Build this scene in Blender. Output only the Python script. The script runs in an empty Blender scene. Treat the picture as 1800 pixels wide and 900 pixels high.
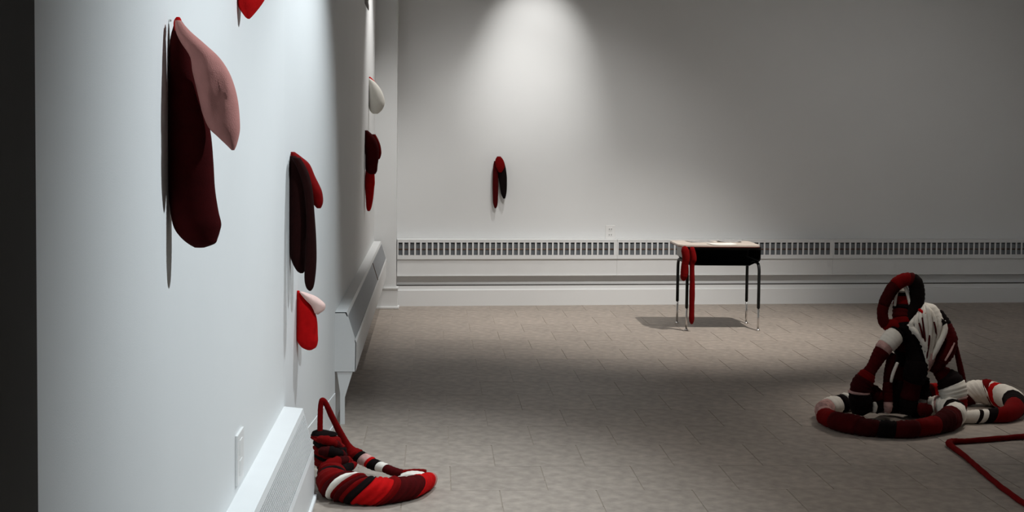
import bpy, bmesh, math, random
from mathutils import Vector, Matrix, noise

random.seed(4)
SC = bpy.context.scene
COL = SC.collection

# ------------------------------------------------------------------ camera
F = 2350.0            # focal length in pixels of the 1800x900 frame
CX, CY = 900.0, 358.0 # optical axis in that frame (the photo is an off-centre crop)
VPX, VPY = 762.0, 232.0
EYE = 1.6
_yw = Vector((VPX - CX, -(VPY - CY), -F)).normalized()
_hz = Vector((1.0, -0.0114, 0.0))
_zw = _hz.cross(-_yw) * -1.0
if _zw.y < 0:
    _zw = -_zw
_zw.normalize()
_xw = _yw.cross(_zw).normalized()
ROT = Matrix((_xw, _yw, _zw))          # camera -> world
cam_d = bpy.data.cameras.new('camera')
cam_d.sensor_fit = 'HORIZONTAL'
cam_d.sensor_width = 36.0
cam_d.lens = F / 1800.0 * 36.0
cam_d.shift_y = (CY - 450.0) / 1800.0
cam_d.clip_start = 0.05
cam = bpy.data.objects.new('camera', cam_d)
COL.objects.link(cam)
cam.matrix_world = Matrix.Translation((0, 0, EYE)) @ ROT.to_4x4()
SC.camera = cam

# ------------------------------------------------------------------ world, light, exposure
world = bpy.data.worlds.new('world')
SC.world = world
world.use_nodes = True
world.node_tree.nodes['Background'].inputs[0].default_value = (0.8, 0.85, 0.9, 1)
world.node_tree.nodes['Background'].inputs[1].default_value = 0.03
SC.view_settings.view_transform = 'Standard'
SC.view_settings.look = 'None'
SC.view_settings.exposure = 0.0
SC.view_settings.gamma = 1.0


def spot(name, loc, target, power, angle, blend=0.6, col=(1, 1, 1), size=0.04):
    d = bpy.data.lights.new(name, 'SPOT')
    d.energy = power
    d.spot_size = math.radians(angle)
    d.spot_blend = blend
    d.color = col
    d.shadow_soft_size = size
    o = bpy.data.objects.new(name, d)
    COL.objects.link(o)
    o.location = loc
    o.rotation_euler = (Vector(target) - Vector(loc)).to_track_quat('-Z', 'Y').to_euler()
    return o


COOL = (0.86, 0.95, 1.0)
NEUT = (1.0, 0.98, 0.95)
WARM = (1.0, 0.93, 0.85)
# track lamps up at the ceiling, above the top of the frame; the last one is added fill
spot('wall_washer_lamp', (1.0, 11.42, 3.55), (0.96, 12.0, 2.84), 86, 48, 1.0, NEUT, 0.03)
spot('wall_washer_lamp', (1.0, 11.42, 3.55), (0.72, 12.0, 1.25), 76, 66, 1.0, NEUT, 0.03)
spot('back_wall_lamp', (1.3, 9.6, 3.55), (1.0, 12.0, 0.5), 95, 80, 1.0, NEUT, 0.12)
spot('back_wall_lamp', (0.8, 9.9, 3.55), (0.8, 12.0, 0.9), 50, 75, 1.0, NEUT, 0.12)
spot('back_wall_lamp', (4.4, 9.6, 3.55), (4.2, 12.0, 0.6), 38, 105, 1.0, NEUT, 0.15)
spot('desk_lamp', (2.95, 9.75, 3.55), (2.15, 10.8, 0.2), 490, 72, 1.0, (1.0, 0.96, 0.91), 0.03)
spot('left_wall_lamp', (1.7, 3.38, 3.55), (-0.6, 4.25, 0.8), 450, 82, 1.0, COOL, 0.025)
spot('left_wall_lamp', (0.5, 6.45, 3.55), (-0.55, 5.8, 0.7), 265, 78, 0.9, COOL, 0.025)
spot('corner_lamp', (0.2, 11.0, 3.55), (-0.55, 11.1, 1.3), 120, 75, 0.9, NEUT, 0.03)
spot('floor_lamp', (1.5, 5.4, 3.55), (0.9, 5.6, 0), 70, 75, 1.0, WARM, 0.05)
spot('sculpture_lamp', (4.2, 8.9, 3.55), (3.02, 7.7, 0.45), 170, 32, 1.0, WARM, 0.03)
spot('sculpture_lamp', (2.7, 6.5, 3.55), (2.98, 7.6, 0.4), 85, 30, 1.0, WARM, 0.03)
spot('bounce_fill', (5.8, 8.0, 3.55), (7.6, 8.0, 1.2), 800, 80, 1.0, NEUT, 0.05)  # added fill, bounced off the unseen right wall to lift dim areas


# ------------------------------------------------------------------ picture -> world helpers
def ray(px, py):
    return ROT @ Vector(((px - CX) / F, -(py - CY) / F, -1.0))


def at_z(px, py, z=0.0):
    d = ray(px, py)
    return Vector((0, 0, EYE)) + d * ((z - EYE) / d.z)


def at_y(px, py, y):
    d = ray(px, py)
    return Vector((0, 0, EYE)) + d * (y / d.y)


def at_x(px, py, x):
    d = ray(px, py)
    return Vector((0, 0, EYE)) + d * (x / d.x)


def ppm(y):
    return F / y


def lin(r, g, b):
    def c(v):
        v /= 255.0
        return v / 12.92 if v <= 0.04045 else ((v + 0.055) / 1.055) ** 2.4
    return (c(r), c(g), c(b), 1.0)


# ------------------------------------------------------------------ materials
def mat(name, col, rough=0.6, metal=0.0, noise_scale=0, noise_amt=0.0, bump=0.0, bump_scale=200, sheen=0.0, obj_var=0.0, spec=0.5):
    m = bpy.data.materials.new(name)
    m.use_nodes = True
    nt = m.node_tree
    b = nt.nodes['Principled BSDF']
    b.inputs['Base Color'].default_value = col
    b.inputs['Roughness'].default_value = rough
    b.inputs['Metallic'].default_value = metal
    b.inputs['Specular IOR Level'].default_value = spec
    if sheen:
        b.inputs['Sheen Weight'].default_value = sheen
        b.inputs['Sheen Roughness'].default_value = 0.5
        b.inputs['Sheen Tint'].default_value = col
    tc = nt.nodes.new('ShaderNodeTexCoord')
    if noise_amt or obj_var:
        n = nt.nodes.new('ShaderNodeTexNoise')
        n.inputs['Scale'].default_value = noise_scale or 5
        n.inputs['Detail'].default_value = 5
        nt.links.new(tc.outputs['Object'], n.inputs['Vector'])
        mr = nt.nodes.new('ShaderNodeMapRange')
        mr.inputs['From Min'].default_value = 0.3
        mr.inputs['From Max'].default_value = 0.7
        mr.inputs['To Min'].default_value = 1 - noise_amt
        mr.inputs['To Max'].default_value = 1 + noise_amt
        nt.links.new(n.outputs['Fac'], mr.inputs['Value'])
        val = mr.outputs['Result']
        if obj_var:
            oi = nt.nodes.new('ShaderNodeObjectInfo')
            mr2 = nt.nodes.new('ShaderNodeMapRange')
            mr2.inputs['To Min'].default_value = 1 - obj_var
            mr2.inputs['To Max'].default_value = 1 + obj_var
            nt.links.new(oi.outputs['Random'], mr2.inputs['Value'])
            mm = nt.nodes.new('ShaderNodeMath')
            mm.operation = 'MULTIPLY'
            nt.links.new(val, mm.inputs[0])
            nt.links.new(mr2.outputs['Result'], mm.inputs[1])
            val = mm.outputs[0]
        vm = nt.nodes.new('ShaderNodeVectorMath')
        vm.operation = 'SCALE'
        vm.inputs[0].default_value = col[:3]
        nt.links.new(val, vm.inputs['Scale'])
        nt.links.new(vm.outputs['Vector'], b.inputs['Base Color'])
    if bump:
        n2 = nt.nodes.new('ShaderNodeTexNoise')
        n2.inputs['Scale'].default_value = bump_scale
        n2.inputs['Detail'].default_value = 3
        nt.links.new(tc.outputs['Object'], n2.inputs['Vector'])
        bp = nt.nodes.new('ShaderNodeBump')
        bp.inputs['Strength'].default_value = bump
        bp.inputs['Distance'].default_value = 0.002
        nt.links.new(n2.outputs['Fac'], bp.inputs['Height'])
        nt.links.new(bp.outputs['Normal'], b.inputs['Normal'])
    return m


PAINT = mat('white_wall_paint', (0.74, 0.75, 0.75, 1), 0.75, bump=0.15, bump_scale=350, noise_scale=2, noise_amt=0.012, spec=0.2)
TRIMP = mat('white_trim_paint', (0.76, 0.77, 0.77, 1), 0.5, bump=0.08, bump_scale=90, spec=0.35)
COVERP = mat('radiator_enamel', (0.74, 0.75, 0.75, 1), 0.45, noise_scale=6, noise_amt=0.015, spec=0.35)
GREYMETAL = mat('grey_mesh_metal', (0.42, 0.44, 0.46, 1), 0.5, 0.2)
DARKIN = mat('dark_interior', (0.3, 0.32, 0.34, 1), 0.8)
FINS = mat('fin_metal', (0.3, 0.33, 0.36, 1), 0.6, 0.0)
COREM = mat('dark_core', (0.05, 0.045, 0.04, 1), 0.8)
GAPM = mat('dark_gap', (0.06, 0.055, 0.05, 1), 0.8)
COPPER = mat('old_copper', (0.16, 0.1, 0.07, 1), 0.5, 0.5)
CEILP = mat('ceiling_paint', (0.6, 0.6, 0.6, 1), 0.9)
FARP = mat('grey_wall_paint', (0.55, 0.55, 0.55, 1), 0.9)
JAMB_SHADE = mat('jamb_shade_dark', (0.02, 0.021, 0.021, 1), 0.7, noise_scale=8, noise_amt=0.1)  # unlit side of the near jamb: shade put into the base colour
TILE = mat('vinyl_tile', lin(159, 148, 138), 0.5, noise_scale=16, noise_amt=0.2, bump=0.1, bump_scale=60, obj_var=0.05, spec=0.35)
GROUT = mat('tile_bed', lin(95, 86, 78), 0.8)
BLACKM = mat('black_steel', (0.006, 0.006, 0.006, 1), 0.6, spec=0.25)
CHROME = mat('chrome', (0.62, 0.6, 0.58, 1), 0.25, 1.0)
STEEL = mat('grey_steel', (0.3, 0.29, 0.28, 1), 0.45, 0.5)
TOPM = mat('pale_laminate', lin(205, 192, 180), 0.35, noise_scale=20, noise_amt=0.05)
EDGE = mat('edge_band', lin(120, 70, 60), 0.5)
PAPER = mat('paper', lin(228, 226, 220), 0.8)
PRINT = mat('printed_paper', lin(150, 148, 146), 0.8, noise_scale=25, noise_amt=0.35)
PLASTIC = mat('white_plastic', (0.78, 0.78, 0.77, 1), 0.35)
SLOTM = mat('socket_slot', (0.02, 0.02, 0.02, 1), 0.6)


def cloth(name, col, var=0.12):
    return mat(name, col, 0.95, noise_scale=30, noise_amt=var, bump=0.5, bump_scale=420, sheen=0.08, spec=0.1)


RED = cloth('red_jersey', lin(178, 13, 15))
CRIM = cloth('crimson_jersey', lin(108, 5, 6))
DRED = cloth('dark_red_jersey', lin(68, 6, 8))
BURG = cloth('burgundy_velour', lin(54, 5, 6))
BLACK = cloth('black_knit', lin(17, 9, 9))
BROWN = cloth('brown_black_velour', lin(32, 9, 8))
WHITE = cloth('white_knit', lin(234, 228, 218), 0.06)
PINK = cloth('pink_jersey', lin(178, 124, 118), 0.05)
ROSE = cloth('rose_white_knit', lin(190, 150, 144), 0.3)
PALE = cloth('pale_pink_jersey', lin(222, 190, 182), 0.05)
CREAM = cloth('cream_felt', lin(214, 212, 204), 0.04)
GREYF = cloth('grey_felt', lin(176, 174, 172), 0.04)


# ------------------------------------------------------------------ object helpers
def link(o, parent=None):
    COL.objects.link(o)
    if parent is not None:
        o.parent = parent
    return o


def obj(name, bm, m, parent=None, smooth=False, loc=None, kind=None):
    me = bpy.data.meshes.new(name)
    bmesh.ops.recalc_face_normals(bm, faces=bm.faces)
    if smooth:
        for f in bm.faces:
            f.smooth = True
    bm.to_mesh(me)
    bm.free()
    me.materials.append(m)
    o = bpy.data.objects.new(name, me)
    link(o, parent)
    if loc is not None:
        o.location = loc
    if kind:
        o['kind'] = kind
    return o


def thing(name, label, cat, loc=(0, 0, 0), rotz=0.0, group=None):
    o = bpy.data.objects.new(name, None)
    o.empty_display_size = 0.1
    link(o)
    o.location = loc
    o.rotation_euler = (0, 0, rotz)
    tag(o, label, cat, group)
    return o


def tag(o, label, cat, group=None):
    o['label'] = label
    o['category'] = cat
    if group:
        o['group'] = group
    return o


def box(bm, x0, x1, y0, y1, z0, z1, bev=0.0):
    vs = [bm.verts.new((x, y, z)) for x in (x0, x1) for y in (y0, y1) for z in (z0, z1)]
    fs = [(0, 1, 3, 2), (4, 6, 7, 5), (0, 4, 5, 1), (2, 3, 7, 6), (0, 2, 6, 4), (1, 5, 7, 3)]
    faces = [bm.faces.new([vs[i] for i in f]) for f in fs]
    if bev:
        edges = set(e for f in faces for e in f.edges)
        bmesh.ops.bevel(bm, geom=list(edges), offset=bev, segments=2, affect='EDGES', profile=0.5)


def bx(*a, bev=0.0):
    bm = bmesh.new()
    box(bm, *a, bev=bev)
    return bm


def prism(poly, axis, a0, a1, bev=0.0):
    """poly: list of 2-D points; axis: 'x','y','z' = extrusion axis"""
    bm = bmesh.new()

    def mk(p, a):
        if axis == 'x':
            return (a, p[0], p[1])
        if axis == 'y':
            return (p[0], a, p[1])
        return (p[0], p[1], a)
    A = [bm.verts.new(mk(p, a0)) for p in poly]
    B = [bm.verts.new(mk(p, a1)) for p in poly]
    n = len(poly)
    bm.faces.new(A)
    bm.faces.new(B[::-1])
    for i in range(n):
        bm.faces.new((A[i], B[i], B[(i + 1) % n], A[(i + 1) % n]))
    if bev:
        bmesh.ops.bevel(bm, geom=list(bm.edges), offset=bev, segments=2, affect='EDGES', profile=0.5)
    return bm


def catmull(pts, n_per):
    """pts: list of tuples of floats; returns densely sampled list"""
    out = []
    P = [pts[0]] + list(pts) + [pts[-1]]
    for i in range(1, len(P) - 2):
        p0, p1, p2, p3 = P[i - 1], P[i], P[i + 1], P[i + 2]
        for k in range(n_per):
            t = k / n_per
            out.append(tuple(0.5 * (2 * b + (c - a) * t + (2 * a - 5 * b + 4 * c - d) * t * t + (3 * b - a - 3 * c + d) * t ** 3)
                             for a, b, c, d in zip(p0, p1, p2, p3)))
    out.append(tuple(pts[-1]))
    return out


def tube_bm(bm, path, ns=12, ridge=0.0, pitch=0.02, wob=0.0, seed=0.0, l0=0.0, bulge=0.0, taper_ends=True, zmin=None, skew=None):
    """path: dense list (x,y,z,r). closed caps"""
    n = len(path)
    V = [Vector(p[:3]) for p in path]
    T = []
    for i in range(n):
        a = V[max(0, i - 1)]
        b = V[min(n - 1, i + 1)]
        t = (b - a)
        T.append(t.normalized() if t.length > 1e-9 else Vector((0, 0, 1)))
    u = T[0].orthogonal().normalized()
    L = l0
    rings = []
    for i in range(n):
        if i:
            L += (V[i] - V[i - 1]).length
            u = (u - T[i] * u.dot(T[i])).normalized()
        w = T[i].cross(u)
        r = path[i][3]
        if bulge:
            s = i / max(1, n - 1)
            r *= 1 + bulge * (1 - (2 * s - 1) ** 6)
        ring = []
        for k in range(ns):
            a = 2 * math.pi * k / ns
            d = u * math.cos(a) + w * math.sin(a)
            rr = r
            if ridge:
                rr *= 1 + ridge * math.sin(2 * math.pi * L / pitch + a + seed)
            if wob:
                rr *= 1 + wob * noise.noise((V[i] + d * r) * (6.0) + Vector((seed, seed * 1.7, 0)))
                rr *= 1 + wob * 0.5 * noise.noise((V[i] + d * r) * (19.0) + Vector((seed, 0, seed)))
            c = V[i] + d * rr
            if skew is not None:
                c = c + T[i] * (skew.dot(d) * r)
            if zmin is not None and c.z < zmin:
                c.z = zmin
            ring.append(bm.verts.new(c))
        rings.append(ring)
    for i in range(n - 1):
        for k in range(ns):
            bm.faces.new((rings[i][k], rings[i][(k + 1) % ns], rings[i + 1][(k + 1) % ns], rings[i + 1][k]))
    for ring, sgn, i in ((rings[0], -1, 0), (rings[-1], 1, n - 1)):
        c = V[i] + T[i] * (sgn * path[i][3] * (0.45 if taper_ends else 0.0))
        if zmin is not None and c.z < zmin:
            c.z = zmin
        cv = bm.verts.new(c)
        for k in range(ns):
            f = (ring[k], ring[(k + 1) % ns], cv)
            bm.faces.new(f if sgn > 0 else f[::-1])
    return bm


def wrapped(parent, pts, bands, name='cloth_wrap', n_per=10, ns=14, ridge=0.045, pitch=0.022, wob=0.12, zmin=None, skew=None):
    """a padded tube wound with cloth; each colour band is a part. bands: [(frac_end, material[, label])]"""
    dense = catmull(pts, n_per)
    n = len(dense)
    i0 = 0
    for bi, b in enumerate(bands):
        i1 = max(i0 + 2, min(n - 1, round(b[0] * (n - 1))))
        seg = dense[max(0, i0):i1 + 1]
        if len(seg) < 2:
            continue
        bm = bmesh.new()
        tube_bm(bm, seg, ns, ridge, pitch, wob, seed=bi * 1.3 + len(pts), bulge=0.05, zmin=zmin, skew=skew)
        o = obj(b[3] if len(b) > 3 else name, bm, b[1], parent, smooth=True)
        if len(b) > 2 and b[2]:
            o['label'] = b[2]
        i0 = i1


def lobe(parent, slices, Y, depth, m, name='stuffed_lobe', label=None, shift=0.0, wr=0.06, ns=20, crease=0.0):
    """stuffed cloth shape: slices (py, x_left, x_right) seen in the plane Y, with an oval section"""
    dense = catmull([tuple(map(float, s)) for s in slices], 5)
    bm = bmesh.new()
    rings = []
    wmax = max(s[2] - s[1] for s in dense)
    for s in dense:
        py, xl, xr = s
        if xr - xl < 0.6:
            xr = xl + 0.6
        a = at_y(xl, py, Y + shift)
        b = at_y(xr, py, Y + shift)
        c = (a + b) / 2
        hw = (b - a).length / 2
        hd = 0.72 * depth * min(1.0, ((xr - xl) / wmax)) ** 0.7
        ring = []
        for k in range(ns):
            t = 2 * math.pi * k / ns
            ca, sa = math.cos(t), math.sin(t)
            p = c + Vector((hw * ca, hd * sa, 0))
            nz = noise.noise(p * 9 + Vector((0, 0, shift * 50)))
            q = 1 + wr * nz * (1 - 0.8 * abs(ca))
            if crease:
                q -= crease * max(0, math.sin(t * 5 + py * 0.05)) * (1 - abs(ca)) * abs(noise.noise(p * 5))
            p = c + Vector((hw * ca, hd * sa * q, 0))
            ring.append(bm.verts.new(p))
        rings.append(ring)
    for i in range(len(rings) - 1):
        for k in range(ns):
            bm.faces.new((rings[i][k], rings[i][(k + 1) % ns], rings[i + 1][(k + 1) % ns], rings[i + 1][k]))
    bm.faces.new(rings[0][::-1])
    bm.faces.new(rings[-1])
    o = obj(name, bm, m, parent, smooth=True)
    if label:
        o['label'] = label
    return o


def place(root, at):
    """give a root Empty its own base point while its children stay where they were built"""
    at = Vector(at)
    root.location = at
    for ch in root.children:
        if ch.type == 'MESH':
            ch.data.transform(Matrix.Translation(-at))
    return root


def structure(name, bm, m, **k):
    o = obj(name, bm, m, **k)
    o['kind'] = 'structure'
    return o


# ------------------------------------------------------------------ room shell
CEIL = 3.7
A = at_z(499, 874)
B = at_z(588, 747)
XA, YA = A.x, A.y
XB, YB = B.x, B.y
O = at_z(700, 538.5)                       # foot of the back wall board, at the column
E = (at_z(1720, 532) - O).normalized()     # along the back wall to the right
ANG = math.atan2(E.y, E.x)
N = Vector((E.y, -E.x, 0))                 # out of the back wall, towards the camera
DEPTH = 0.12                               # the radiator cover stands this far out
BACKM = Matrix.Translation(O) @ Matrix.Rotation(ANG, 4, 'Z')   # local x along wall, y into wall, z up


def back(px, py, out=0.0):
    """local (s, z) on the plane 'out' metres in front of the board plane"""
    d = ray(px, py)
    p0 = O + N * out
    t = (p0 - Vector((0, 0, EYE))).dot(N) / d.dot(N)
    p = Vector((0, 0, EYE)) + d * t
    return (p - O).dot(E), p.z


XR = 7.6
YF = -3.0
s_r = (XR - O.x) / E.x
WB = O - N * DEPTH                          # wall plane point
yb = lambda x: WB.y + (x - WB.x) * E.y / E.x

# left wall: plan outline, one continuous plastered wall with a gentle bend
poly = [(XA, YF), (XA, YA - 0.02), (XB, YB), (XB, yb(XB) + 0.2), (XB - 0.35, yb(XB) + 0.2), (XB - 0.35, YF)]
structure('wall_left', prism(poly, 'z', 0, CEIL), PAINT)
poly = [(XB, yb(XB)), (XR, yb(XR)), (XR, yb(XR) + 0.2), (XB, yb(XB) + 0.2)]
structure('wall_back', prism(poly, 'z', 0, CEIL), PAINT)
structure('wall_right', bx(XR, XR + 0.2, YF, yb(XR) + 0.2, 0, CEIL), FARP)
structure('wall_front', bx(XB - 0.35, XR + 0.2, YF - 0.2, YF, 0, CEIL), FARP)
structure('ceiling', bx(XB - 0.35, XR + 0.2, YF - 0.2, yb(XR) + 1.0, CEIL, CEIL + 0.15), CEILP)

# floor: bed plus single vinyl tiles laid in a half bond
TS = 0.4345
floor = structure('floor', bx(XB - 0.35, XR + 0.2, YF - 0.2, yb(XR) + 1.0, -0.08, -0.004), GROUT)
y_row = at_z(800, 750).y
x_seam = at_z(788, 766).x
gap = 0.0028
gapy = 0.0009
tb = bx(-TS / 2 + gap, TS / 2 - gap, -TS / 2 + gapy, TS / 2 - gapy, -0.006, 0.0)
first = None
for r in range(-5, 14):
    yc = y_row - TS / 2 + r * TS * 1.0
    off = 0.0 if r % 2 == 0 else TS / 2
    for c in range(-8, 20):
        xc = x_seam + TS / 2 + off + c * TS
        if xc - TS / 2 > 6.2 or xc + TS / 2 < XA - 0.05 or yc - TS / 2 > yb(xc) + 0.05:
            continue
        if yc > 6 and xc > 5.0 + (yc - 6) * 0.2 or yc < 6 and xc > 4.2:
            continue
        if first is None:
            first = obj('tile', tb, TILE, floor)
            o = first
        else:
            o = first.copy()
            COL.objects.link(o)
        o.location = (xc, yc, 0.0004 * random.uniform(-1, 0))
        o.rotation_euler = (random.uniform(-1, 1) * 0.0006, random.uniform(-1, 1) * 0.0006, 0)

# beyond the single tiles the same flooring goes on as one sheet with tile pattern
m = bpy.data.materials.new('vinyl_tile_sheet')
m.use_nodes = True
nt = m.node_tree
brick = nt.nodes.new('ShaderNodeTexBrick')
brick.inputs['Scale'].default_value = 1.0
brick.inputs['Brick Width'].default_value = TS
brick.inputs['Row Height'].default_value = TS
brick.inputs['Mortar Size'].default_value = 0.003
brick.inputs['Color1'].default_value = lin(158, 146, 134)
brick.inputs['Color2'].default_value = lin(152, 140, 128)
brick.inputs['Mortar'].default_value = lin(95, 86, 78)
tc = nt.nodes.new('ShaderNodeTexCoord')
nt.links.new(tc.outputs['Object'], brick.inputs['Vector'])
nt.links.new(brick.outputs['Color'], nt.nodes['Principled BSDF'].inputs['Base Color'])
nt.nodes['Principled BSDF'].inputs['Roughness'].default_value = 0.5
structure('floor_sheet', bx(XB - 0.3, XR, YF, yb(XR) + 0.5, -0.0039, -0.0025), m)

# jamb in the near left foreground, its shade painted in as dark colour
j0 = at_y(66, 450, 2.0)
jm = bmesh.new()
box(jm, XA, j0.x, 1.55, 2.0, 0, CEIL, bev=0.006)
structure('trim_1', jm, JAMB_SHADE)

# column in the far left corner
cf = at_z(680, 542.5)
c_s0 = (Vector((XB, 0, 0)) - O).dot(E)
cr = at_y(696.5, 400, cf.y).x
structure('trim_2', prism([(XB, cf.y), (cr, cf.y), (cr, yb(cr)), (XB, yb(XB))], 'z', 0, CEIL), PAINT)
zt = at_y(680, 506, cf.y).z
structure('baseboard_column', bx(XB, cr + 0.016, cf.y - 0.016, cf.y + 0.1, 0.0, zt - 0.012, bev=0.003), TRIMP)
structure('baseboard_column_cap', bx(XB, cr + 0.024, cf.y - 0.024, cf.y + 0.1, zt - 0.012, zt + 0.006, bev=0.003), TRIMP)
structure('baseboard_column_shoe', bx(XB, cr + 0.03, cf.y - 0.032, cf.y + 0.1, 0.0, 0.022, bev=0.006), TRIMP)

# baseboard of the bent stretch of the left wall
dv = Vector((XB - XA, YB - YA, 0)).normalized()
nv = Vector((dv.y, -dv.x, 0))
p0 = Vector((XA, YA, 0)) + dv * 0.03
p1 = Vector((XB, YB, 0)) - dv * 0.0
th = 0.005
structure('baseboard_left', prism([(p0.x, p0.y), (p1.x, p1.y), (p1.x + nv.x * th, p1.y + nv.y * th), (p0.x + nv.x * th, p0.y + nv.y * th)], 'z', 0, 0.175), TRIMP)
th = 0.012
structure('baseboard_left_shoe', prism([(p0.x, p0.y), (p1.x, p1.y), (p1.x + nv.x * th, p1.y + nv.y * th), (p0.x + nv.x * th, p0.y + nv.y * th)], 'z', 0, 0.02), TRIMP)

# ------------------------------------------------------------------ radiator covers along the back wall
Zb = lambda px, py: back(px, py)[1]
z_top = Zb(900, 421.0)
z_st = Zb(900, 426.3)
z_sb = Zb(900, 448.3)
z_lip = Zb(900, 454.7)
z_cov = Zb(900, 485.0)
z_rec = Zb(900, 502.5)
z_bt = Zb(900, 509.0)
S0 = back(698, 450)[0]
S1 = back(1085, 450)[0]
S2 = back(1464.5, 450)[0]
S3 = S2 + (S2 - S1)
g0 = back(700.5, 437)[0] - S0
g1 = S1 - back(1079, 437)[0]
labels = ['long white slotted radiator cover on back wall, left end meets the column',
          'white slotted radiator cover on back wall directly behind the school desk',
          'white slotted radiator cover at the right end of back wall, in dim light']
bar_me = None
for u, (sa, sb) in enumerate(((S0, S1), (S1, S2), (S2, S3))):
    w = sb - sa
    rt = thing('radiator_cover', labels[u], 'radiator', O + E * sa, ANG, 'radiator covers along the back wall')
    e = 0.0008
    bm = bmesh.new()
    box(bm, e, w - e, 0.0, DEPTH - 0.002, z_top - 0.012, z_top, bev=0.003)
    obj('top_panel', bm, COVERP, rt)
    bm = bmesh.new()
    t = 0.004
    box(bm, e, w - e, 0.0, t, z_st, z_top - 0.012)
    box(bm, e, g0, 0.0, t, z_sb, z_st)
    box(bm, w - g1, w - e, 0.0, t, z_sb, z_st)
    box(bm, e, w - e, 0.0, t, z_lip, z_sb)
    obj('grille_frame', bm, COVERP, rt)
    bm = bmesh.new()
    box(bm, e, w - e, 0.012, 0.018, z_cov + 0.002, z_lip)
    box(bm, e, w - e, 0.004, 0.018, z_cov, z_cov + 0.006)
    box(bm, e, w - e, -0.002, 0.018, z_lip - 0.003, z_lip + 0.001)
    obj('front_panel', bm, COVERP, rt)
    obj('back_plate', bx(e, w - e, DEPTH - 0.006, DEPTH - 0.003, z_cov, z_top - 0.012), DARKIN, rt)
    obj('bottom_plate', bx(e, w - e, 0.02, DEPTH - 0.007, z_cov + 0.03, z_cov + 0.034), COVERP, rt)
    bm = bmesh.new()
    nf = 230
    for k in range(nf):
        x = 0.02 + (w - 0.04) * k / (nf - 1)
        box(bm, x - 0.002, x + 0.002, 0.012, 0.05, z_sb - 0.03, z_st - 0.012)
    obj('heating_fins', bm, FINS, rt, kind='stuff')
    for zz in ((z_sb + z_st) / 2 - 0.006,):
        pth = [(0.01, 0.0135, zz, 0.007), (w * 0.5, 0.0135, zz, 0.007), (w - 0.01, 0.0135, zz, 0.007)]
        obj('pipe', tube_bm(bmesh.new(), pth, 8, taper_ends=False), COPPER, rt, smooth=True)
    nb = 38
    gw = w - g0 - g1
    pitch = gw / (nb - 0.3)
    bw = pitch * 0.30
    for k in range(nb - 1):
        x = g0 + pitch * (k + 1) - bw
        if bar_me is None:
            b0 = obj('grille_bar', bx(0, bw, 0.0, 0.0035, z_sb - 0.001, z_st + 0.001), COVERP, rt)
            bar_me = b0.data
            b0.location.x = x
        else:
            o = bpy.data.objects.new('grille_bar', bar_me)
            link(o, rt)
            o.location.x = x
# board under the covers
bs = structure('baseboard_back', prism([(0, 0), (0, z_bt - 0.004), (0.004, z_bt), (0.022, z_bt), (0.022, z_rec), (DEPTH, z_rec), (DEPTH, 0)], 'x', S0, s_r - 0.05), TRIMP)
bs.matrix_world = BACKM
bs = structure('trim_3', prism([(0.055, z_rec), (0.055, z_cov + 0.03), (DEPTH, z_cov + 0.03), (DEPTH, z_rec)], 'x', S0, s_r - 0.05), TRIMP)
bs.matrix_world = BACKM
bs = structure('trim_5', prism([(0.024, z_rec), (0.024, z_rec + 0.008), (0.054, z_rec + 0.008), (0.054, z_rec)], 'x', S0, s_r - 0.05), GAPM)
bs.matrix_world = BACKM

# wall outlet above the back cover
s0_, zb_ = back(1064, 419.5, -DEPTH)
s1_, zt_ = back(1081, 396, -DEPTH)
ow, oh = s1_ - s0_, zt_ - zb_
ot = thing('wall_outlet', 'small white double outlet on back wall just above the radiator cover', 'outlet', O - N * (DEPTH - 0.0) + E * ((s0_ + s1_) / 2) + Vector((0, 0, (zb_ + zt_) / 2)), ANG)
obj('cover_plate', bx(-ow / 2, ow / 2, -0.006, 0, -oh / 2, oh / 2, bev=0.002), PLASTIC, ot)
for sg in (-1, 1):
    so = obj('socket', bx(-ow * 0.24, ow * 0.24, -0.0085, -0.005, sg * oh * 0.21 - oh * 0.13, sg * oh * 0.21 + oh * 0.13, bev=0.002), PLASTIC, ot)
    for dx in (-0.11, 0.11):
        obj('slot', bx(dx * ow - ow * 0.025, dx * ow + ow * 0.025, -0.0092, -0.008, sg * oh * 0.21 - oh * 0.05, sg * oh * 0.21 + oh * 0.05), SLOTM, so)


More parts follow.
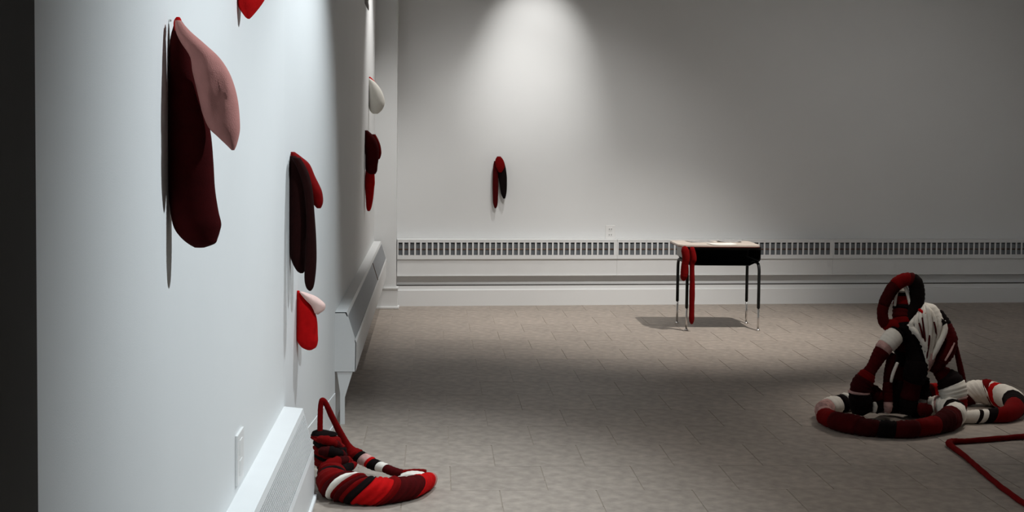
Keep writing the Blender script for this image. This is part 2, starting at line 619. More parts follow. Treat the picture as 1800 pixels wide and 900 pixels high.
# ------------------------------------------------------------------ sloping radiator covers on the left wall
def lattice(length, p0, p1, cell, t):
    """diamond mesh between profile points p0 (top) and p1 (bottom) in (x,z), running along y from 0 to length"""
    bm = bmesh.new()
    d = Vector((p1[0] - p0[0], 0, p1[1] - p0[1]))
    W = d.length
    d.normalize()
    yv = Vector((0, 1, 0))
    nn = d.cross(yv).normalized()
    hw = t / 2

    def strip(a, b):
        q = (b - a)
        if q.length < cell * 0.3:
            return
        q.normalize()
        sd = q.cross(nn).normalized() * hw
        up = nn * 0.0007
        vs = [bm.verts.new(v) for v in (a - sd - up, a + sd - up, b + sd - up, b - sd - up, a - sd + up, a + sd + up, b + sd + up, b - sd + up)]
        for f in ((0, 1, 2, 3), (7, 6, 5, 4), (0, 4, 5, 1), (1, 5, 6, 2), (2, 6, 7, 3), (3, 7, 4, 0)):
            bm.faces.new([vs[i] for i in f])
    base = Vector((p0[0], 0, p0[1]))
    k = -int(W / cell) - 1
    while k * cell < length + W:
        y0 = k * cell
        for sgn in (1, -1):
            a0, b0 = 0.0, W
            ya, yb_ = (y0, y0 + W) if sgn > 0 else (y0 + W, y0)
            # clip to 0..length
            ta, tb_ = 0.0, 1.0
            dy = yb_ - ya
            for lim, lower in ((0.0, True), (length, False)):
                tt = (lim - ya) / dy
                if (dy > 0) == lower:
                    ta = max(ta, tt)
                else:
                    tb_ = min(tb_, tt)
            if tb_ <= ta:
                continue
            strip(base + d * (W * ta) + yv * (ya + dy * ta), base + d * (W * tb_) + yv * (ya + dy * tb_))
        k += 1
    return bm


def wall_cover(name, label, y0, y1, xw, prof, splits, cell, t, meshm, bottom_z, grp):
    """prof: outline (x out from wall, z): top back, top front, slope bottom, face bottom"""
    rt = thing(name, label, 'radiator', (xw, y0, 0), 0, grp)
    L = y1 - y0
    (tbx, tbz), (tfx, tfz), (gx, gz), (fx, fz) = prof
    th = 0.004
    # frame margins on the slope
    ux, uz = gx - tfx, gz - tfz
    ma, mb = 0.13, 0.9
    pa = (tfx + ux * ma, tfz + uz * ma)
    pb = (tfx + ux * mb, tfz + uz * mb)
    bm = prism([(tbx, tbz), (tfx, tfz), (tfx, tfz - th), (tbx, tbz - th)], 'y', 0, L)
    obj('top_panel', bm, COVERP, rt)
    ins = 0.006
    bm = prism([(tfx, tfz), pa, (pa[0] - th, pa[1] - th * 0.4), (tfx - ins, tfz - th)], 'y', 0, L)
    obj('upper_rail', bm, COVERP, rt)
    bm = prism([pb, (gx, gz), (fx, fz), (fx - th, fz), (gx - th, gz), (pb[0] - th, pb[1] - th * 0.4)], 'y', 0, L)
    obj('front_panel', bm, COVERP, rt)
    ends = [prism([(0.0, tbz), (tfx, tfz), (gx, gz), (fx, fz), (0.0, fz)], 'y', a, b) for a, b in ((0, 0.005), (L - 0.005, L))]
    for b in ends:
        obj('end_panel', b, COVERP, rt)
    # vertical mullions between mesh bays and the meshes themselves
    ys = [0.005] + [s - y0 for s in splits] + [L - 0.005]
    mg = 0.02
    for i in range(len(ys) - 1):
        a, b = ys[i], ys[i + 1]
        o = obj('perforated_grille', lattice(b - a - 2 * mg, pa, pb, cell, t), meshm, rt, kind='stuff')
        o.location = (-0.002, a + mg, 0)
        for c0, c1 in ((a, a + mg), (b - mg, b)):
            obj('grille_stile', prism([pa, pb, (pb[0] - th, pb[1]), (pa[0] - th, pa[1])], 'y', c0, c1), COVERP, rt)
    for s in splits:
        yy = s - y0
        obj('grille_seam', prism([(pa[0] + 0.004, pa[1]), (pb[0] + 0.004, pb[1]), (pb[0] - th, pb[1]), (pa[0] - th, pa[1])], 'y', yy - 0.012, yy + 0.012), COPPER, rt)
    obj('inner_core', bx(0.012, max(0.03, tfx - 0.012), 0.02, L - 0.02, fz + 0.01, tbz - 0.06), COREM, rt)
    return rt


# far cover: measured at its near end (y of B) from the picture
yn = YB + 0.01


def prof_at(y, xw, pts):
    return [(at_y(px, py, y).x - xw, at_y(px, py, y).z) for px, py in pts]


pf = prof_at(yn, XB, [(588, 549), (609, 551), (626, 603), (625, 653.4)])
pf[0] = (0.0, pf[0][1])
pf[1] = (pf[1][0], pf[0][1])
yfar = cf.y - 0.035
ysp = at_x(655, 500, XB + pf[1][0] * 1.2).y
wall_cover('radiator_cover', 'white sloping radiator cover high on far left wall, hung clear of floor', yn, yfar, XB, pf, [yn + (yfar - yn) * 0.62], 0.013, 0.006, GREYMETAL, 0.3, None)
# support bracket under its near end
pb_ = [at_y(x, y, yn + 0.012) for x, y in ((592.5, 653.6), (620, 653.6), (606, 699), (606, 747), (598, 747), (598, 690))]
bm = prism([(p.x, max(0.0, p.z)) for p in pb_], 'y', yn + 0.004, yn + 0.028)
tag(obj('support_bracket', bm, TRIMP), 'white tapering floor bracket under near end of the high radiator cover', 'bracket')

# near cover
pn = prof_at(YA, XA, [(499, 714), (532.8, 717.5), (552, 796), (554.5, 872)])
pn[0] = (0.0, pn[0][1])
pn[3] = (pn[2][0] + 0.004, 0.02)
wall_cover('radiator_cover', 'white low radiator cover with diamond mesh on near left wall', 2.05, YA, XA, pn, [], 0.021, 0.0056, COVERP, 0.0, None)
structure('trim_4', bx(XA + pn[3][0] - 0.03, XA + pn[3][0] + 0.012, 2.05, YA, 0, 0.02, bev=0.004), TRIMP)

# outlet plate on near left wall above the near cover
zo0 = at_x(412, 768, XA)
yo0 = at_x(413, 800, XA).y
yo1 = at_x(424, 800, XA).y
zo1 = at_x(413, 856, XA).z
so = thing('wall_outlet', 'white plate on near left wall just above the mesh radiator cover', 'outlet', (XA, yo0, (zo0.z + zo1) / 2))
hh = (zo0.z - zo1) / 2
dd = max(0.09, yo1 - yo0)
obj('cover_plate', bx(0, 0.009, 0, dd, -hh, hh, bev=0.002), PLASTIC, so)
obj('socket', bx(0.008, 0.011, dd * 0.3, dd * 0.7, hh * 0.1, hh * 0.7, bev=0.001), PLASTIC, so)
obj('socket', bx(0.008, 0.011, dd * 0.3, dd * 0.7, -hh * 0.7, -hh * 0.1, bev=0.001), PLASTIC, so)


# ------------------------------------------------------------------ stuffed wall sculptures
def wall_y(px):
    """depth of the left wall where the picture column px meets it"""
    p = at_x(px, 400, XA)
    if p.y <= YA:
        return p.y
    p = at_x(px, 400, XB)
    if p.y >= YB:
        return p.y
    lo, hi = YA, YB
    for _ in range(40):
        mid = (lo + hi) / 2
        xw = XA + (XB - XA) * (mid - YA) / (YB - YA)
        if at_y(px, 400, mid).x < xw:
            hi = mid
        else:
            lo = mid
    return lo


G = 'stuffed fabric sculptures hung on the walls'


def piece(label, px, pz, lobes, depth, col=None):
    y = wall_y(px)
    rt = thing('wall_sculpture', label, 'sculpture', (0, 0, 0), 0, G)
    for l in lobes:
        lobe(rt, l[0], y, depth * (l[3] if len(l) > 3 else 1), l[1], 'stuffed_lobe', l[2] if len(l) > 2 else None, shift=(l[4] if len(l) > 4 else 0.0), crease=(l[5] if len(l) > 5 else 0))
    pt = at_y(px, pz, y)
    # hanging nail the cloth is pinned with
    obj('nail', tube_bm(bmesh.new(), [(pt.x - 0.02, y, pt.z, 0.003), (pt.x + 0.004, y, pt.z, 0.003)], 6), CHROME, rt)
    place(rt, pt)
    return rt


piece('large burgundy stuffed sock with pink lobe, the biggest piece on near left wall', 297.5, 36, [
    ([(33, 308, 316), (45, 305, 325), (70, 299, 335), (120, 295.5, 345), (180, 294.5, 358), (230, 294, 370), (280, 294.5, 375), (330, 296, 378), (370, 299, 384), (392, 303, 389), (405, 308, 387), (418, 318, 383), (428, 330, 378), (435, 342, 360)], BURG, 'burgundy hanging sock', 0.8),
    ([(36, 308, 318), (55, 309, 335), (75, 318, 358), (100, 334, 385), (125, 338, 402), (150, 344, 412), (175, 350, 418), (200, 356, 421), (225, 367, 422), (240, 382, 420), (255, 398, 416), (264, 407, 412)], PINK, 'pink pointed lobe', 0.9, -0.05, 0.5),
    ([(30, 310, 316), (36, 306, 319), (44, 305, 317), (54, 307, 312)], RED, 'red tip', 0.25, -0.04)], 0.058)
piece('bright red stuffed piece cut off by top edge, above the burgundy one', 418, -90, [
    ([(-100, 424, 432), (-80, 421, 455), (-50, 418, 472), (-20, 417, 474), (0, 417, 465), (12, 419, 457), (22, 425, 449), (30, 431, 442), (33, 435, 439)], RED, None)], 0.06)
piece('dark brown double-legged stuffed piece with red flap on left wall, above the small red one', 509, 272, [
    ([(267, 510, 518), (275, 509, 529), (288, 510, 544), (310, 520, 554), (333, 535, 565), (348, 546, 568), (358, 550, 567.5), (366, 557, 564)], CRIM, 'red flap', 1.0, 0.03),
    ([(274, 510, 520), (290, 508.5, 535), (320, 508, 544), (380, 508, 541), (440, 509, 540), (460, 513, 538), (475, 521, 536), (480, 527, 533)], BROWN, 'wide dark leg', 0.9),
    ([(277, 512, 528), (300, 524, 541), (330, 533, 549), (375, 538, 553), (420, 538, 556), (460, 536, 556.5), (490, 535, 554), (505, 538, 551), (511, 543, 547)], BROWN, 'long narrow dark leg', 0.7, -0.05)], 0.06)
piece('small bright red stuffed sock with pale pink cap, lowest piece on left wall', 522, 515, [
    ([(511, 522, 526), (520, 521.5, 534), (540, 521, 549), (560, 521, 557), (590, 521, 559), (600, 522.5, 559), (610, 530, 556), (615, 540, 548)], RED, 'red sock', 1.0, 0, 0.6),
    ([(513, 526, 533), (520, 531, 553), (528, 538, 565), (536, 546, 572), (545, 551, 570), (550, 553, 563), (552.5, 557, 560)], PALE, 'pale pink cap', 0.8, -0.02, 0.5)], 0.06)
piece('cream stuffed half-round piece high on far left wall near the corner', 647, 140, [
    ([(138, 647.5, 651), (146, 647, 661), (160, 647, 671), (175, 647, 676), (185, 648, 675.5), (194, 650, 671), (200, 655, 664)], CREAM, 'cream lobe'),
    ([(135, 647.5, 651), (142, 650, 658), (150, 656, 664), (156, 660, 667)], RED, 'red edge strip', 0.5, 0.02)], 0.07)
piece('red three-lobed stuffed piece on far left wall under the cream one', 641, 233, [
    ([(229, 641, 646), (235, 641, 653), (245, 641, 661), (260, 641, 666), (275, 642, 666), (290, 642, 664), (300, 643, 663), (306, 650, 660)], DRED, 'dark red upper lobe', 1.0, -0.03),
    ([(236, 652, 660), (245, 656, 665), (256, 660, 669), (268, 662, 670.5), (276, 663, 669), (280, 664, 667)], CRIM, 'rounded right lobe', 0.7),
    ([(296, 643, 658), (320, 641, 659), (330, 641.5, 658), (350, 643, 656), (365, 644, 653), (371, 646, 650)], RED, 'bright red lower lobe', 0.8)], 0.07)
piece('grey pointed stuffed tip at top edge of the far left wall', 639, -40, [
    ([(-60, 640, 655), (-40, 638, 662), (-20, 637, 656), (0, 639, 648), (10, 643, 648.5), (18, 647, 648.5)], GREYF, None)], 0.05)

# the one on the back wall
s6, z6 = back(878, 280, -DEPTH)
base6 = O - N * DEPTH + E * s6 + Vector((0, 0, z6))
rt = thing('wall_sculpture', 'small dark red two-legged stuffed piece alone on the back wall', 'sculpture', (0, 0, 0), 0, G)
y6 = base6.y - 0.045
lobe(rt, [(283, 868.5, 875), (292, 867, 876), (310, 866, 876), (335, 866, 876), (355, 866.5, 875), (362, 868, 874), (366, 869.5, 872)], y6, 0.026, DRED, 'stuffed_lobe', 'dark red left leg')
lobe(rt, [(284, 876, 886), (295, 874, 889), (312, 876, 891), (330, 879, 891), (341, 881, 890), (349, 884.5, 888)], y6, 0.035, BLACK, 'stuffed_lobe', 'black right leg')
lobe(rt, [(275, 874, 880), (280, 871, 884), (287, 870.5, 887), (294, 872, 887), (300, 875, 884), (303, 877, 882)], y6, 0.03, CRIM, 'stuffed_lobe', 'red folded knob', shift=-0.03)
obj('nail', tube_bm(bmesh.new(), [(base6.x, base6.y + 0.01, base6.z, 0.003), (base6.x, y6, base6.z, 0.003)], 6), CHROME, rt)
place(rt, base6)

# ------------------------------------------------------------------ school desk
fl = at_z(1206.5, 581)
fr = at_z(1332, 581)
bl = at_z(1188.5, 568)
yfr = (fl.y + fr.y) / 2
yba = bl.y
xl, xr = fl.x, fr.x
dk = thing('school_desk', 'old open-front school desk with black steel box and chrome feet', 'desk', ((xl + xr) / 2, (yfr + yba) / 2, 0))
ox, oy = dk.location.x, dk.location.y
ytf = yfr - 0.03
ztop = at_y(1262, 431, ytf).z
tl = at_y(1194, 431, ytf).x - ox
tr = at_y(1338, 431, ytf).x - ox
hd_f = ytf - oy
hd_b = yba + 0.02 - oy


def rrect(x0, x1, y0, y1, r, n=6):
    pts = []
    for cx_, cy_, a0 in ((x1 - r, y1 - r, 0), (x0 + r, y1 - r, 90), (x0 + r, y0 + r, 180), (x1 - r, y0 + r, 270)):
        for k in range(n + 1):
            a = math.radians(a0 + 90 * k / n)
            pts.append((cx_ + r * math.cos(a), cy_ + r * math.sin(a)))
    return pts


tp = obj('desktop', prism(rrect(tl, tr, hd_f, hd_b, 0.05), 'z', ztop - 0.016, ztop), TOPM, dk)
obj('edge_band', prism(rrect(tl - 0.001, tr + 0.001, hd_f - 0.001, hd_b + 0.001, 0.05), 'z', ztop - 0.0175, ztop - 0.012), EDGE, tp)
hx0, hx1 = xl - ox, xr - ox
zb1 = at_y(1262, 461, yfr).z
zb2 = at_y(1262, 467, yfr).z
zt0 = ztop - 0.0175
# steel book box, open at the front (towards the camera)
bm = bmesh.new()
t = 0.004
box(bm, hx0 - 0.012, hx0 - 0.012 + t, hd_f + 0.035, hd_b - 0.02, zb1 + 0.02, zt0)
obj('left_side_plate', bm, STEEL, dk)['label'] = 'grey steel side plate'
bm = bmesh.new()
box(bm, hx1 + 0.008, hx1 + 0.012, hd_f + 0.035, hd_b - 0.02, zb1 + 0.02, zt0)
obj('right_side_plate', bm, BLACKM, dk)
pr = [(hx0 - 0.008, zb1 + 0.03), (hx0 + 0.02, zb2), (hx1 - 0.075, zb2), (hx1 - 0.065, zb1 + 0.004), (hx1 - 0.01, zb1), (hx1 + 0.006, zb1 + 0.012), (hx1 + 0.008, zb1 + 0.03), (hx1 + 0.008, zt0), (hx0 - 0.008, zt0)]
bm = prism(pr, 'y', hd_b - 0.03, hd_b - 0.026)
obj('box_back', bm, BLACKM, dk)
bm = prism([(hx0 - 0.008, zb1 + 0.03), (hx0 + 0.02, zb2), (hx1 - 0.075, zb2), (hx1 - 0.065, zb1 + 0.004), (hx1 - 0.01, zb1), (hx1 + 0.006, zb1 + 0.012), (hx1 + 0.008, zb1 + 0.03),
            (hx1 + 0.004, zb1 + 0.03), (hx1 + 0.002, zb1 + 0.016), (hx1 - 0.012, zb1 + 0.005), (hx1 - 0.061, zb1 + 0.009), (hx1 - 0.071, zb2 + 0.005), (hx0 + 0.022, zb2 + 0.005), (hx0 - 0.004, zb1 + 0.034)], 'y', hd_f + 0.035, hd_b - 0.026)
obj('box_tray', bm, BLACKM, dk)
obj('front_rail', bx(hx0 + 0.0, hx1 + 0.006, hd_f + 0.03, hd_f + 0.034, zt0 - 0.022, zt0), BLACKM, dk)
# inverted U legs, one each side, with chrome inserts and glides
zu = at_y(1262, 463, yfr).z
rt_ = 0.0125
for sx in (hx0, hx1):
    a, b = yfr - oy, yba - oy
    zz0 = 0.20
    R_ = 0.07
    p = [(sx, a, 0.185, rt_), (sx, a, 0.35, rt_), (sx, a, zu - R_, rt_)]
    arc1 = [(sx, a + R_ - R_ * math.cos(k * math.pi / 12), zu - R_ + R_ * math.sin(k * math.pi / 12), rt_) for k in range(1, 7)]
    arc2 = [(sx, b - R_ + R_ * math.sin(k * math.pi / 12), zu - R_ + R_ * math.cos(k * math.pi / 12), rt_) for k in range(0, 6)]
    q = [(sx, b, zu - R_, rt_), (sx, b, 0.35, rt_), (sx, b, 0.19, rt_)]
    fr_ = obj('leg_frame', tube_bm(bmesh.new(), p + arc1 + arc2 + q, 12, taper_ends=False), BLACKM, dk, smooth=True)
    for yy in (a, b):
        lg = obj('leg', tube_bm(bmesh.new(), [(sx, yy, 0.012, 0.0085), (sx, yy, 0.1, 0.0085), (sx, yy, 0.2, 0.0085)], 12, taper_ends=False), CHROME, dk, smooth=True)
        lg['label'] = 'chrome leg insert'
        obj('glide', tube_bm(bmesh.new(), [(sx, yy, 0.0, 0.0165), (sx, yy, 0.006, 0.0165), (sx, yy, 0.009, 0.012), (sx, yy, 0.016, 0.009)], 12, taper_ends=False), CHROME, lg, smooth=True)


def sheet(name, label, x, y, w, h, rot, m, curl=0.0, grp=None, z=0.0):
    bm = bmesh.new()
    n = 8
    grid = []
    for i in range(n + 1):
        row = []
        for j in range(3):
            u = i / n - 0.5
            v = j / 2 - 0.5
            zc = curl * (abs(u) * 2) ** 3
            row.append(bm.verts.new((u * w, v * h, zc)))
        grid.append(row)
    for i in range(n):
        for j in range(2):
            bm.faces.new((grid[i][j], grid[i + 1][j], grid[i + 1][j + 1], grid[i][j + 1]))
    r = bmesh.ops.extrude_face_region(bm, geom=list(bm.faces))
    for v in [g for g in r['geom'] if isinstance(g, bmesh.types.BMVert)]:
        v.co.z += 0.0006
    o = obj(name, bm, m, smooth=False)
    o.location = (ox + x, oy + y, ztop + 0.0004 + z)
    o.rotation_euler = (0, 0, rot)
    tag(o, label, 'paper', grp)
    return o


sheet('paper_sheet', 'white paper sheet lying on front middle of the desktop', 0.0, hd_f + 0.11, 0.22, 0.16, 0.15, PAPER, 0.004, 'papers on the desk')
sheet('paper_sheet', 'printed grey paper curling up at back right of the desktop', 0.12, hd_b - 0.10, 0.2, 0.14, -0.1, PRINT, 0.011, 'papers on the desk')
sheet('paper_sheet', 'printed grey paper lying at back left of the desktop', -0.14, hd_b - 0.12, 0.2, 0.15, 0.25, PRINT, 0.003, 'papers on the desk')

# the stuffed red strands hanging out of the desk box
yst = ytf - 0.026
k = ppm(yst)
st = thing('hanging_sculpture', 'red stuffed fabric strands hanging over front left of the desk', 'sculpture')


def PY(px, py, y, rpx):
    p = at_y(px, py, y)
    return (p.x, p.y, p.z, rpx / ppm(y))


wrapped(st, [PY(1206, 437, yst + 0.012, 4), PY(1204.5, 440, yst, 7), PY(1206, 455, yst - 0.005, 6.6), PY(1204, 465, yst, 6.5), PY(1203, 480, yst, 7), PY(1202, 488, yst, 6.2), PY(1202, 493, yst, 3)], [(1, CRIM, 'short thick strand', 'stuffed_strand')], ridge=0.02, wob=0.15, n_per=7)
wrapped(st, [PY(1217, 437, yst + 0.012, 4), PY(1217, 440, yst, 4.8), PY(1219, 455, yst - 0.005, 5), PY(1216.5, 466, yst, 4.2), PY(1217, 500, yst, 4.6), PY(1216, 540, yst, 4.8), PY(1215.5, 560, yst, 5), PY(1216, 569, yst, 2.6)], [(1, CRIM, 'long thin strand', 'stuffed_strand')], ridge=0.02, wob=0.15, n_per=7)
place(st, at_y(1210, 437, yst))


# ------------------------------------------------------------------ floor sculptures
def FC(px, py, rpx, lift=0.0):
    """tube centre resting on the floor: py is where it touches"""
    p = at_z(px, py)
    r = rpx / ppm(p.y)
    return (p.x, p.y, r + lift, r)


# --- right: tall tangle of cloth-wound loops
Y0 = at_z(1590, 735).y


def S(cx, cy, rc, dy=0.0):
    return PY(1400 + cx / 2.6475, 460 + cy / 2.6475, Y0 + dy, rc / 2.6475)


rs = thing('floor_sculpture', 'tall upright tangle of red, black and white cloth-wound loops on right floor', 'sculpture', group='cloth-wound floor sculptures')
# big floor ring
ringA = [FC(1447, 742, 15), FC(1462, 753, 16), FC(1500, 763, 16.5), FC(1545, 768, 15), FC(1600, 769, 15), FC(1642, 763, 17), FC(1668, 756, 20), FC(1678, 747, 21), FC(1665, 738, 20), FC(1635, 731, 17),
         FC(1590, 724, 14), FC(1540, 722, 14), FC(1495, 722, 15), FC(1462, 728, 16), FC(1446, 737, 15)]
wrapped(rs, ringA, [(0.03, ROSE), (0.085, CRIM), (0.16, DRED), (0.215, BURG), (0.25, BLACK), (0.30, DRED), (0.36, CRIM), (0.41, BURG), (0.455, DRED), (0.505, WHITE), (0.53, BLACK), (0.60, WHITE), (0.612, ROSE), (0.645, WHITE), (0.70, CRIM), (0.80, BLACK),
                    (0.83, DRED), (0.855, BLACK), (0.875, WHITE), (0.90, BLACK), (0.955, WHITE), (1.0, ROSE)], zmin=0.001, n_per=12, ridge=0.06, pitch=0.035, wob=0.22, skew=Vector((0.25, 0.1, 0.2)))
# right floor ring
ringB = [FC(1690, 744, 11), FC(1715, 744, 12), FC(1735, 743, 12.5), FC(1765, 742, 14.5), FC(1781, 736, 17), FC(1784, 727, 19), FC(1768, 719, 21), FC(1742, 714, 23), FC(1715, 713, 22), FC(1692, 713, 15), FC(1662, 712, 13), FC(1640, 712, 13)]
wrapped(rs, ringB, [(0.09, WHITE), (0.125, BLACK), (0.165, WHITE), (0.22, BLACK), (0.39, CRIM), (0.475, BLACK), (0.565, WHITE), (0.60, RED), (0.615, WHITE), (0.66, CRIM), (0.785, WHITE), (0.86, DRED), (1.0, CRIM)], zmin=0.001, n_per=12, ridge=0.03, skew=Vector((-0.35, 0, 0.45)))
# upper loop
loop = [S(470, 300, 34), S(415, 290, 27), S(400, 235, 27), S(420, 170, 28), S(460, 110, 32), S(510, 82, 30), S(550, 95, 34), S(562, 150, 34), S(555, 205, 34), S(520, 270, 36), S(490, 320, 34)]
wrapped(rs, loop, [(0.10, CRIM), (0.25, DRED), (0.40, BURG), (0.53, CRIM), (0.56, DRED), (0.9, BLACK), (1, BURG)], ridge=0.03)
# inner neck inside the loop
wrapped(rs, [S(492, 125, 16, .05), S(492, 140, 30, .05), S(492, 200, 40, .04), S(490, 250, 44, .02), S(500, 310, 52, 0), S(520, 360, 55, 0)], [(0.22, WHITE), (0.28, BLACK), (0.42, CRIM), (0.5, BLACK), (0.64, DRED), (0.72, CRIM), (1, BLACK)], ridge=0.05)
wrapped(rs, [S(458, 205, 6, .0), S(470, 130, 8, .0), S(500, 110, 10, .02), S(520, 160, 8, .0), S(530, 235, 7, 0)], [(1, WHITE, 'thin white loop', 'yarn_strand')], ridge=0.02)
# black central body and its lower legs
wrapped(rs, [S(480, 300, 50, .04), S(520, 380, 66, .05), S(520, 470, 66, .06), S(490, 560, 60, .06), S(460, 640, 48, .05), S(440, 690, 40, .05)], [(0.25, BURG), (0.45, BLACK), (0.6, BURG), (1, BLACK)], ridge=0.05, wob=0.2)
wrapped(rs, [S(540, 330, 45, -.02), S(560, 420, 52, -.02), S(555, 510, 50, -.03), S(530, 600, 44, -.02), S(520, 670, 46, -.02), S(520, 700, 40, -.02)], [(0.3, BLACK), (0.5, BLACK), (0.7, BURG), (1, BLACK)], ridge=0.05, wob=0.2)
wrapped(rs, [S(445, 430, 20, -.06), S(430, 500, 20, -.06), S(424, 570, 22, -.06), S(424, 620, 24, -.06), S(426, 680, 22, -.07), S(420, 705, 12, -.07)], [(0.35, BURG), (0.7, DRED), (0.95, ROSE), (1, WHITE)], ridge=0.05)
wrapped(rs, [S(470, 470, 7, -.09), S(450, 520, 8, -.09), S(440, 560, 7, -.09)], [(1, WHITE, None, 'yarn_strand')])
wrapped(rs, [S(580, 540, 40, .05), S(575, 600, 42, .05), S(560, 660, 40, .05), S(545, 710, 34, .03)], [(0.5, BLACK), (0.7, GREYF), (1, BLACK)], ridge=0.05)
wrapped(rs, [S(560, 650, 30, .12), S(610, 610, 34, .14), S(650, 600, 36, .15), S(690, 620, 36, .15)], [(0.35, BLACK), (0.5, DRED), (1, RED)], ridge=0.04)
wrapped(rs, [S(570, 690, 32, -.05), S(595, 688, 32, -.06), S(625, 695, 28, -.07)], [(1, DRED)], ridge=0.04)
# left arm
wrapped(rs, [S(470, 330, 40, -.03), S(440, 362, 44, -.05), S(405, 405, 38, -.07), S(375, 455, 31, -.08), S(345, 505, 28, -.09), S(322, 540, 42, -.09), S(300, 580, 48, -.09), S(295, 625, 50, -.09), S(300, 665, 52, -.08), S(305, 700, 45, -.08)],
        [(0.04, BLACK), (0.19, WHITE, 'white cuff'), (0.25, ROSE), (0.48, DRED), (0.57, CRIM), (0.72, BURG), (0.745, ROSE), (1, BLACK)], ridge=0.04)
wrapped(rs, [S(270, 620, 34, -.02), S(320, 600, 38, -.02), S(370, 630, 44, -.02), S(375, 690, 42, -.03)], [(0.3, BLACK), (0.6, BURG), (0.75, DRED), (1, BLACK)], ridge=0.05)
wrapped(rs, [S(362, 655, 8, -.10), S(366, 675, 12, -.10), S(362, 700, 9, -.10)], [(1, WHITE)])
# white knitted body: a core and thick yarn strands over it
wrapped(rs, [S(600, 205, 38, .0), S(608, 250, 60, .0), S(612, 320, 64, .0), S(610, 390, 50, -.01), S(605, 450, 40, -.03), S(600, 510, 16, -.03)], [(0.42, WHITE, 'white knitted shoulder', 'knitted_body'), (1, ROSE, 'pinkish knitted core under white yarn', 'knitted_body')], ridge=0.02, wob=0.15, ns=20)
for i, (xa, xb, xc, mm) in enumerate(((545, 535, 590, WHITE), (560, 562, 592, WHITE), (578, 586, 596, WHITE), (596, 604, 600, WHITE), (612, 622, 604, WHITE), (628, 644, 606, WHITE), (642, 664, 610, WHITE), (655, 690, 612, BLACK))):
    q = -0.088 + 0.011 * abs(i - 3.5)
    ya = 225 + 12 * abs(i - 4)
    wrapped(rs, [S(600, 195 + 3 * i, 10, q * 0.3), S(xa, ya, 10, q * 0.92), S(xb, 300, 11.5, q * 1.1), S((xb + xc) / 2 + 4, 400, 9.5, q * 0.95), S(xc, 500, 9, q * .7)], [(1, mm, None, 'yarn_strand')], ridge=0.06, pitch=0.03)
wrapped(rs, [S(515, 295, 12, -.04), S(560, 330, 15, -.07), S(600, 390, 14, -.08), S(615, 440, 10, -.07)], [(1, WHITE, None, 'yarn_strand')])
for xa, ya, xb, yb_ in ((585, 260, 600, 420), (622, 300, 606, 450), (640, 280, 650, 345), (570, 285, 592, 380)):
    wrapped(rs, [S(xa, ya, 3.5, -.088), S((xa + xb) / 2 + 3, (ya + yb_) / 2, 4.5, -.098), S(xb, yb_, 3.5, -.078)], [(1, DRED, 'thin dark red strand', 'yarn_strand')], ridge=0.02, n_per=6, ns=8)
wrapped(rs, [S(570, 222, 7, -.05), S(600, 245, 8, -.085)], [(1, RED, 'short red strand', 'yarn_strand')])
wrapped(rs, [S(685, 275, 9, -.05), S(690, 320, 13, -.06), S(660, 390, 13, -.07), S(625, 460, 10, -.06)], [(1, WHITE, None, 'yarn_strand')])
# dark red sash falling from the back to the knee
wrapped(rs, [S(650, 240, 30, .05), S(690, 300, 34, .03), S(712, 360, 36, .0), S(695, 420, 38, -.02), S(660, 470, 36, -.02), S(625, 500, 28, -.02)], [(0.2, BLACK), (0.75, DRED), (1, BURG)], ridge=0.05)
wrapped(rs, [S(735, 378, 4, -.05), S(716, 420, 5, -.07), S(692, 460, 4, -.075)], [(1, ROSE, None, 'yarn_strand')])
wrapped(rs, [S(735, 370, 11, .02), S(748, 430, 13, .02), S(764, 500, 14, .02), S(775, 560, 15, .02)], [(1, DRED, 'thin dark red strut')], ridge=0.04)
# right leg
wrapped(rs, [S(655, 500, 26, .0), S(690, 530, 46, .0), S(715, 565, 62, -.02), S(730, 605, 64, -.03), S(742, 645, 54, -.04), S(750, 680, 44, -.05), S(757, 705, 30, -.05)],
        [(0.15, DRED), (0.36, BLACK), (0.64, WHITE), (0.67, ROSE), (1, CRIM)], ridge=0.035)
place(rs, at_z(1590, 745))

# --- left: foot-like coil by the near radiator cover
ls = thing('floor_sculpture', 'low foot-shaped red coil with white bands, slumped by near radiator cover', 'sculpture', group='cloth-wound floor sculptures')


def Q(cx, cy, rc, y):
    return PY(500 + cx / 3.6, 650 + cy / 3.6, y, rc / 3.6)


yL = at_z(600, 848).y
main = [Q(228, 385, 34, yL + .06), Q(262, 430, 72, yL + .05), Q(290, 500, 92, yL + .03), Q(300, 580, 98, yL), Q(310, 660, 92, yL - .04), FC(587, 874, 27), FC(612, 883, 27), FC(640, 887, 25), FC(670, 886, 23), FC(700, 882, 21.5), FC(728, 874, 19), FC(745, 866, 16), FC(754, 857, 13)]
wrapped(ls, main, [(0.06, BLACK), (0.13, CRIM), (0.18, BLACK), (0.23, CRIM), (0.255, BLACK), (0.31, CRIM), (0.345, BURG), (0.37, CRIM), (0.40, BLACK), (0.445, CRIM), (0.465, DRED), (0.487, WHITE, 'white stripe'), (0.51, CRIM), (0.53, DRED), (0.545, CRIM), (0.575, BLACK), (0.665, RED, 'bright red band'), (0.70, CRIM), (0.83, DRED), (0.93, RED), (0.97, RED), (1, PINK)], zmin=0.001, n_per=14, ridge=0.05, pitch=0.03, ns=20, wob=0.2, skew=Vector((0.45, -0.1, 0.8)))
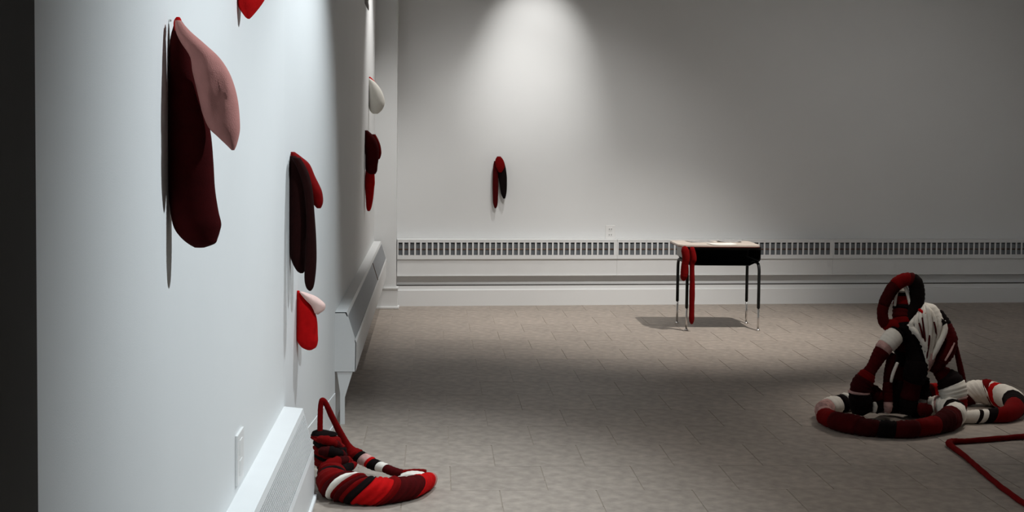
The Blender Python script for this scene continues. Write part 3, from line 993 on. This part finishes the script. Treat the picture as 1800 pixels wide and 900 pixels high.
# shoulder folds
wrapped(ls, [Q(232, 712, 22, yL - .12), Q(290, 690, 34, yL - .13), Q(360, 648, 34, yL - .11), Q(420, 612, 26, yL - .06), Q(445, 600, 14, yL - .02)], [(0.12, WHITE), (0.4, DRED), (0.7, BLACK), (1, CRIM)], name='cloth_fold', ridge=0.08, pitch=0.03, wob=0.25, skew=Vector((0.5, 0, 0.8)))
wrapped(ls, [Q(225, 630, 26, yL - .08), Q(300, 602, 42, yL - .09), Q(375, 580, 34, yL - .05), Q(420, 585, 16, yL - .0)], [(0.45, CRIM), (0.7, BURG), (1, CRIM)], name='cloth_fold', ridge=0.08, pitch=0.03, wob=0.25, skew=Vector((0.4, 0, 0.6)))
wrapped(ls, [Q(225, 515, 22, yL - .05), Q(290, 520, 34, yL - .07), Q(355, 535, 26, yL - .03), Q(385, 545, 12, yL + .02)], [(0.3, BURG), (0.65, BLACK), (1, DRED)], name='cloth_fold', ridge=0.08, pitch=0.03, wob=0.25)
wrapped(ls, [Q(215, 440, 20, yL - .02), Q(270, 445, 30, yL - .04), Q(330, 475, 24, yL - .01), Q(370, 510, 14, yL + .03)], [(0.6, CRIM), (1, DRED)], name='cloth_fold', ridge=0.08, pitch=0.03, wob=0.25)
# thin handle loop
wrapped(ls, [Q(225, 390, 18, yL + .05), Q(226, 300, 17, yL + .05), Q(230, 225, 17, yL + .05), Q(240, 192, 17, yL + .05), Q(262, 215, 17, yL + .06), Q(300, 295, 18, yL + .09), Q(350, 395, 20, yL + .12), Q(395, 480, 26, yL + .14), Q(430, 530, 42, yL + .14)], [(1, CRIM, 'thin red handle loop')], ridge=0.02)
# back strand from the knot to the toe
strand = [Q(415, 515, 38, yL + .15), Q(445, 535, 44, yL + .14), Q(490, 560, 42, yL + .12), Q(530, 580, 40, yL + .09), Q(580, 605, 34, yL + .06), Q(635, 622, 30, yL + .02), Q(690, 645, 28, yL - .02), Q(750, 655, 24, yL - .04), Q(830, 650, 24, yL - .05), Q(890, 650, 20, yL - .07)]
wrapped(ls, strand, [(0.15, CRIM), (0.23, BLACK), (0.34, ROSE), (0.38, RED), (0.48, BLACK), (0.57, WHITE), (0.78, DRED), (1, CRIM)], ridge=0.03, skew=Vector((0.2, 0, 0.3)))
# white toe bands
wrapped(ls, [Q(715, 690, 12, yL - .1), Q(780, 670, 18, yL - .12), Q(850, 672, 18, yL - .13), Q(905, 680, 16, yL - .12), Q(930, 705, 12, yL - .1)], [(1, WHITE, 'white toe band')], ridge=0.05)
wrapped(ls, [Q(740, 668, 10, yL - .07), Q(800, 655, 14, yL - .09), Q(870, 660, 14, yL - .10), Q(920, 680, 12, yL - .1)], [(1, WHITE, 'white toe band')], ridge=0.05)
place(ls, at_z(620, 870))

# --- red cord on the floor
cd = [FC(1830, 770, 5), FC(1800, 772, 5), FC(1750, 776, 5), FC(1700, 780, 5), FC(1675, 781, 5.5), FC(1668, 785, 6), FC(1676, 792, 5.5), FC(1700, 810, 5), FC(1718, 826, 5.2), FC(1740, 845, 5.2), FC(1765, 865, 5.2), FC(1797, 888, 5.5), FC(1830, 908, 5.5)]
bm = bmesh.new()
tube_bm(bm, catmull(cd, 8), 10, 0.05, 0.03, 0.1, zmin=0.0005)
o = obj('fabric_cord', bm, CRIM, smooth=True)
tag(o, 'dark red fabric cord bent in a sharp corner on lower right floor', 'cord')
